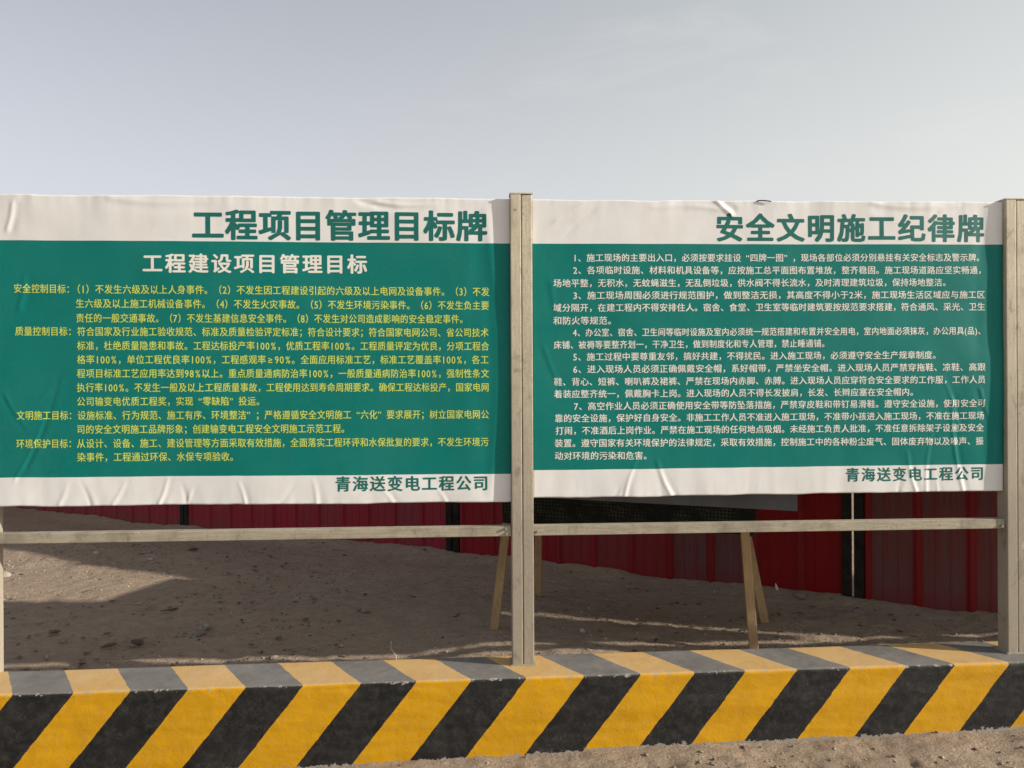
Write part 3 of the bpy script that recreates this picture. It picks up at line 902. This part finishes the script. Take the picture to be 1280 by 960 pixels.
# ------------------------------------------------------------------ debris on the sand
def rock_mesh(seed, r, flat=0.6, sub=2):
    bm = bmesh.new()
    bmesh.ops.create_icosphere(bm, subdivisions=sub, radius=r)
    rr = random.Random(seed)
    ax = [Vector((rr.uniform(-1, 1), rr.uniform(-1, 1), rr.uniform(-1, 1))).normalized() for _ in range(7)]
    for v in bm.verts:
        n = v.co.normalized()
        k_ = 1.0
        for a in ax:
            k_ -= max(0, n.dot(a) - 0.55) * 0.55
        v.co *= k_ * rr.uniform(.95, 1.05)
        v.co.z *= flat
    me = bpy.data.meshes.new('stone')
    bm.to_mesh(me); bm.free()
    return me
def place(o, x, y, dz=0.0, rz=0.0, rx=0.0):
    o.location = (x, y, gz(x, y) + dz)
    o.rotation_euler = (rx, 0, rz)
    return o
STONES = [
    (2.074, 1.295, .050, 'stone', 'largest grey stone, at the foot of the fence near the stand legs'),
    (2.307, .986, .038, 'stone', 'flat brown stone in front of the dark fence posts at the right'),
    (-3.40, 2.28, .050, 'pale_stone', 'pale lump of stone at the left picture edge in the sunlit patch'),
    (-3.10, 3.05, .040, 'pale_stone', 'pale stone at the upper rim of the sunlit patch'),
    (-2.55, 2.75, .030, 'pale_stone', 'small pale stone just inside the upper rim of the sunlit patch'),
    (-1.531, .925, .033, 'stone', 'dull rounded stone right of the curled dark leaf'),
    (-.717, .757, .014, 'pale_stone', 'tiny white pebble left of the bent wire'),
    (-.874, .741, .024, 'stone', 'low grey stone left of the tiny white pebble'),
    (.427, .372, .022, 'stone', 'brown stone on the rear edge of the kerb right of the middle post'),
    (.961, .87, .026, 'stone', 'dark stone in front of the stand, midway between its legs'),
    (.62, .80, .022, 'pale_stone', 'pale stone between the middle post and the stand legs'),
    (-.10, 1.13, .028, 'stone', 'brown stone left of the leaning front leg of the stand'),
    (-2.266, .879, .024, 'stone', 'brown stone near the left post, behind the kerb'),
    (-1.05, .62, .026, 'stone', 'grey stone close behind the kerb, left of the middle of the left banner'),
    (-1.786, 2.193, .040, 'stone', 'grey stone in the shade just right of the tip of the sunlit patch'),
]
for i, (x, y, r, mt, lab) in enumerate(STONES):
    o = link('stone', rock_mesh(i + 3, r, random.uniform(.45, .7)), M[mt], None, True)
    place(o, x, y, r * .22, random.uniform(0, 6), random.uniform(-.3, .3))
    tag(o, lab, 'stone', 'stones lying on the sand behind the kerb')

def leaf(x, y, L, w, curl, rz, mt, name, lab, cat, grp=None):
    nu, nv = 14, 7
    P = np.zeros((nv, nu, 3))
    for i in range(nu):
        u = i / (nu - 1)
        hw = w * math.sin(math.pi * min(1, u * .96 + .03)) ** .8
        for j in range(nv):
            v = j / (nv - 1) * 2 - 1
            P[j, i] = ((u - .5) * L, v * hw, curl * (v * v) * hw * 0.9 + .02 * L * math.sin(u * 7 + v * 2) + curl * .35 * L * (u - .4) ** 2)
    o = link(name, grid_mesh(name, P), M[mt])
    sm = o.modifiers.new('thickness', 'SOLIDIFY'); sm.thickness = 0.001
    place(o, x, y, 0.008, rz, 0.15)
    tag(o, lab, cat, grp)
    return o
leaf(-1.836, .823, .12, .022, 1.5, -.6, 'dry_leaf', 'dry_leaf', 'biggest curled dark dead leaf behind the kerb at the left', 'leaf')
leaf(-1.98, .80, .085, .016, 1.0, .7, 'dry_leaf', 'dry_leaf', 'narrow dark dead leaf just left of the biggest one', 'leaf')
leaf(-2.36, .98, .06, .016, 1.0, .5, 'dry_leaf', 'dry_leaf', 'small dark dead leaf near the left post', 'leaf')
leaf(-1.86, 1.33, .10, .012, .8, .35, 'dry_leaf', 'dry_leaf', 'thin sliver of dead leaf below the tip of the sunlit patch', 'leaf')
leaf(-2.36, 3.15, .09, .02, 1.2, .4, 'dry_leaf', 'dry_leaf', 'dark dead leaf on the shaded sand just under the left crossbar', 'leaf')
leaf(-1.54, 1.02, .09, .03, .9, 1.2, 'pale_scrap', 'plastic_scrap', 'crumpled pale plastic scrap standing on the shaded sand', 'scrap')
leaf(-1.26, .53, .08, .025, .9, .2, 'pale_scrap', 'plastic_scrap', 'flat pale scrap beside the rear edge of the kerb', 'scrap')
leaf(-2.02, 1.42, .06, .022, .9, 1.4, 'pale_scrap', 'plastic_scrap', 'small upright pale scrap below the sunlit patch', 'scrap')
leaf(-2.72, 2.98, .12, .012, .3, .35, 'pale_scrap', 'wood_splinter', 'bright wood splinter at the upper rim of the sunlit patch', 'splinter')
leaf(-.95, .36, .13, .008, .3, .15, 'dry_leaf', 'dry_twig', 'dark twig lying along the rear edge of the kerb', 'twig')
w_ = MB()
w_.tube([(-.400, .40, gz(-.40, .40) + .0), (-.385, .43, gz(-.385, .43) + .035), (-.392, .47, gz(-.39, .47) + .075), (-.42, .50, gz(-.42, .5) + .10), (-.425, .53, gz(-.42, .53) + .125)], .0028, 6)
tag(w_.build('bent_wire', M['wire'], None, 0, True), 'thin pale bent wire sticking up behind the kerb', 'wire')
# white scrap on the fence foot
leaf(1.98, 1.42, .07, .012, .5, 1.5, 'ink_white', 'paper_scrap', 'small white paper scrap by the fence behind the stand legs', 'scrap').rotation_euler = (0, 1.4, .3)

# countless pebbles and crumbs of sand
rr = random.Random(5)
protos = []
for i in range(6):
    me = rock_mesh(100 + i, 1.0, .65, 1)
    protos.append((np.array([v.co[:] for v in me.vertices]), [tuple(p.vertices) for p in me.polygons]))
    bpy.data.meshes.remove(me)
def pebbles(name, n, xr, yr, rmin, rmax, mt, lab, dens=None):
    xs_, ys_, rs_ = [], [], []
    while len(xs_) < n:
        x, y = rr.uniform(*xr), rr.uniform(*yr)
        kf = float(kerb_front(x))
        if kf - .01 < y < kf + KW - .03: continue
        if y > float(fence_y(x)) - .05: continue
        if float(vnoise(x * 1.7, y * 1.7, 200)) < rr.uniform(.1, .75): continue
        r = rmin + (rmax - rmin) * rr.random() ** 3.2
        xs_.append(x); ys_.append(y); rs_.append(r)
    zs_ = ground_z(np.array(xs_), np.array(ys_))
    V, F, k_ = [], [], 0
    for x, y, z, r in zip(xs_, ys_, zs_, rs_):
        v, f = protos[rr.randrange(6)]
        a = rr.uniform(0, 6.28)
        c_, s_ = math.cos(a) * r, math.sin(a) * r
        sx = rr.uniform(.8, 1.5)
        vv = np.stack([v[:, 0] * c_ * sx - v[:, 1] * s_ + x, v[:, 0] * s_ * sx + v[:, 1] * c_ + y, v[:, 2] * r + z + r * .15], -1)
        V.append(vv)
        F += [tuple(i + k_ for i in q) for q in f]
        k_ += len(v)
    me = bpy.data.meshes.new(name)
    me.from_pydata(np.concatenate(V).tolist(), [], F)
    tag(link(name, me, M[mt], None, True), lab, None, None, 'stuff')
pebbles('pebbles', 4200, (-4.6, 3.3), (-.7, 4.4), .0022, .013, 'stone', 'small brown pebbles scattered over the sand')
pebbles('pale_pebbles', 1700, (-4.6, 3.3), (-.7, 4.4), .002, .012, 'pale_stone', 'small pale pebbles scattered over the sand')
pebbles('dark_chips', 600, (-4.6, 3.3), (-.7, 4.4), .0018, .016, 'dry_leaf', 'dark plant crumbs scattered over the sand')

def litter(name, n, mt, lab, seed):
    q = random.Random(seed)
    V, F, k_ = [], [], 0
    while k_ < n * 12:
        x, y = q.uniform(-4.2, 3.1), q.uniform(.15, 4.2)
        if y < float(kerb_front(x)) + KW + .06 or y > float(fence_y(x)) - .08: continue
        if float(vnoise(x * 1.3, y * 1.3, 210)) < q.uniform(.15, .7): continue
        L = q.uniform(.012, .042); w = L * q.uniform(.15, .5); a = q.uniform(0, 6.28); cu = q.uniform(-.2, .7); tl = q.uniform(-.5, .5)
        z0 = gz(x, y) + .004
        for i in range(4):
            u = i / 3 - .5
            for v in (-1, 0, 1):
                hw = w * (1 - (2 * u) ** 2 * .75)
                lx, ly, lz = u * L, v * hw, cu * abs(v) * hw + tl * u * L * .6 + cu * L * u * u
                V.append((x + lx * math.cos(a) - ly * math.sin(a), y + lx * math.sin(a) + ly * math.cos(a), z0 + lz + .3 * L * abs(tl)))
        for i in range(3):
            for j in range(2):
                p = k_ + i * 3 + j
                F.append((p, p + 1, p + 4, p + 3))
        k_ += 12
    me = bpy.data.meshes.new(name)
    me.from_pydata(V, [], F)
    tag(link(name, me, M[mt], None, True), lab, None, None, 'stuff')
litter('leaf_litter', 330, 'dry_leaf', 'crumbled dry leaves and bark scattered behind the kerb', 3)
litter('scrap_litter', 200, 'pale_scrap', 'tiny pale scraps scattered behind the kerb', 4)
